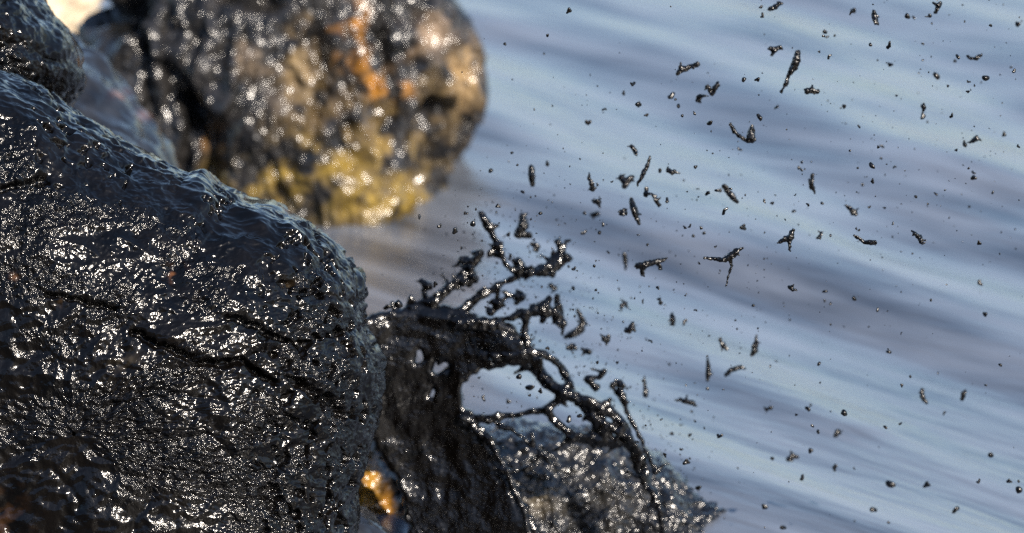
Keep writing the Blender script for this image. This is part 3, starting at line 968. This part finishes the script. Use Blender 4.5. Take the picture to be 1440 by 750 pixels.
SEEN = [(800, 15, 5), (1072, 22, 4), (1070, 10, 3), (1276, 23, 3.5), (1285, 25, 2.6), (1393, 36, 3), (1431, 34, 4), (1250, 64, 4.5), (1224, 63, 3), (1252, 91, 4),
        (1166, 80, 4), (1152, 73, 2.5), (1160, 45, 3), (1163, 52, 2.5), (1158, 51, 2.5), (1200, 15, 4), (1197, 18, 3), (1317, 107, 4.5), (1333, 121, 2.8), (1362, 115, 2.8), (1361, 129, 2.8),
        (1386, 110, 4), (1426, 100, 3), (1347, 80, 3.5), (1343, 86, 2.5), (1338, 163, 3.5), (1370, 178, 1.5), (1412, 189, 3.5), (1432, 206, 3), (1065, 112, 4), (1046, 112, 3), (1092, 151, 4), (1068, 165, 4.5),
        (1187, 150, 3), (1240, 206, 3), (1226, 233, 4), (1239, 223, 2.5), (1258, 235, 3), (1227, 255, 3.5), (1213, 260, 2.5), (1316, 273, 3.2), (1363, 291, 2.6), (1369, 250, 5), (1369, 243, 3), (1396, 271, 2),
        (1377, 342, 4), (890, 118, 4.5), (877, 131, 3), (896, 147, 3), (944, 135, 5), (954, 149, 4), (950, 140, 2), (827, 172, 6), (998, 173, 4), (899, 147, 4), (850, 154, 3), (909, 162, 3), (840, 283, 3),
        (848, 316, 3), (770, 50, 3), (710, 62, 2.5), (821, 327, 4), (843, 327, 3), (880, 300, 3), (1019, 297, 5), (1045, 320, 6), (1013, 268, 3), (995, 272, 4), (1008, 268, 3), (1086, 286, 3), (1075, 283, 3), (990, 328, 3), (986, 321, 3),
        (970, 318, 2.5), (963, 320, 2.5), (975, 332, 2.5), (938, 282, 4), (928, 240, 3.5), (978, 235, 3), (1136, 288, 3), (1156, 286, 2.5), (1235, 207, 3), (1040, 210, 3), (1153, 335, 3),
        (1201, 420, 3), (1234, 436, 3), (1160, 410, 3), (1385, 442, 3.5), (1378, 398, 5), (1250, 495, 3), (1268, 542, 3), (1328, 581, 3), (1140, 570, 3), (1187, 581, 5), (1136, 575, 4), (1086, 645, 4), (1140, 634, 4), (1174, 658, 5),
        (1252, 681, 6), (1303, 682, 5), (1376, 677, 4), (1419, 677, 4), (1433, 689, 5), (1344, 717, 5), (1228, 717, 5), (1075, 713, 5), (958, 632, 3), (982, 686, 4), (965, 650, 5), (1012, 613, 5), (970, 612, 3), (1393, 640, 4),
        (1266, 596, 3), (1245, 601, 3), (995, 547, 2.5), (963, 453, 4), (929, 426, 4), (927, 421, 3), (904, 424, 2.5), (925, 405, 3), (838, 408, 2), (1128, 672, 4), (1101, 742, 4), (806, 405, 3), (807, 378, 4), (760, 300, 3),
        (822, 300, 3), (840, 260, 3), (612, 400, 4), (560, 428, 6), (545, 432, 5), (508, 390, 7), (640, 325, 5), (618, 318, 4), (665, 315, 5), (700, 290, 4), (655, 300, 4), (590, 305, 3), (690, 240, 3), (720, 215, 3), (735, 270, 3), (715, 330, 4),
        (690, 510, 5), (745, 545, 5), (715, 565, 4), (680, 560, 4), (760, 550, 4), (730, 530, 4), (800, 590, 5), (815, 585, 4), (840, 510, 3), (770, 490, 4), (760, 505, 3), (868, 510, 3), (915, 480, 3), (935, 640, 3), (945, 610, 2.5), (930, 590, 2.5)]
small = [(x, y, max(r, 1.5) * 0.92, None) for x, y, r in SEEN]
rr_ = random.Random(11)
while len(small) < 292:
    x, y = rr_.uniform(640, 1440), rr_.uniform(0, 750)
    t = max(0.0, 1 - abs((y - (500 - 0.42 * (x - 700))) / 330))
    if x < 690 and y < 200 or rr_.random() > 0.15 + 0.85 * t: continue
    small.append((x, y, rr_.choice([1.2, 1.4, 1.6, 1.9, 2.3]), None))
first = None
for i, (x, y, r, _) in enumerate(small):
    d = rr_.uniform(11.8, 13.1) if y < 420 else rr_.uniform(12.3, 13.3)
    if first is None:
        o = first = bpy.data.objects.new("oil_droplet", SMALL[0])
    else:
        o = first.copy(); o.data = SMALL[i % len(SMALL)]
    scene.collection.objects.link(o)
    o.location = at(x, y, d)
    o.rotation_euler = (rr_.uniform(-.5, .5), rr_.uniform(0, 6.28), rr_.uniform(-.5, .5))
    s = r * 1.15 * KPX * d
    o.scale = (s, s, s * rr_.uniform(0.8, 1.5))
    if 646 < x < 850 and 505 < y < 620:
        lab, grp = "tiny oil droplet seen through a hole in the torn oil web", "droplets seen through the oil web"
    elif x < 700:
        lab, grp = "tiny oil droplet between the torn oil web and the glittering boulder", "droplets between web and far boulder"
    elif y > 560:
        lab, grp = "soft dark oil droplet low over the calm water beyond the low rock", "droplets low over the water"
    else:
        lab, grp = "tiny black oil droplet among the larger blobs flying over the water", "tiny droplets of the oil spray"
    set_tags(o, lab, "oil droplet", grp)

# the finest spray, past counting
rs = np.random.RandomState(5)
bv, bq = [], []
V0 = np.array([(1, 0, 0), (-1, 0, 0), (0, 1, 0), (0, -1, 0), (0, 0, 1), (0, 0, -1)], float)
T0 = np.array([(0, 2, 4), (2, 1, 4), (1, 3, 4), (3, 0, 4), (2, 0, 5), (1, 2, 5), (3, 1, 5), (0, 3, 5)])
N_SPRAY = 1500
for i in range(N_SPRAY):
    u = rs.rand()
    if u < 0.45:          # thick round the torn web
        cx, cy = [(660, 400), (740, 400), (790, 450), (850, 540), (900, 620), (930, 690), (720, 350)][rs.randint(7)]
        px, py = cx + 45 * rs.randn(), cy + 45 * rs.randn()
    else:                 # thinning outwards
        px = 640 + 800 * rs.rand() ** 1.3
        py = 470 - 0.42 * (px - 700) + 170 * rs.randn()
    d = 13.3 + 0.35 * rs.randn() if u < 0.45 else 12.6 + 0.5 * rs.randn()
    if py > 740 or (px < 640 and py < 300): continue
    r = KPX * d * (0.45 + 0.55 * rs.rand() ** 2) * (1.5 if u < 0.45 else 1.25)
    p = at(px, py, d)
    if p[2] < 0.1: continue
    st = np.array([1, 1, 1]) + np.array([0.6, 0.6, 0.9]) * rs.rand(3)
    bq.append(T0 + 6 * len(bv))
    bv.append(V0 * r * st + 0.35 * r * rs.randn(6, 3) + p)
o = link_mesh("oil_spray", np.concatenate(bv), np.concatenate(bq), M_DROP)
set_tags(o, "finest mist of oil specks around the torn oil web", "oil spray", kind="stuff")
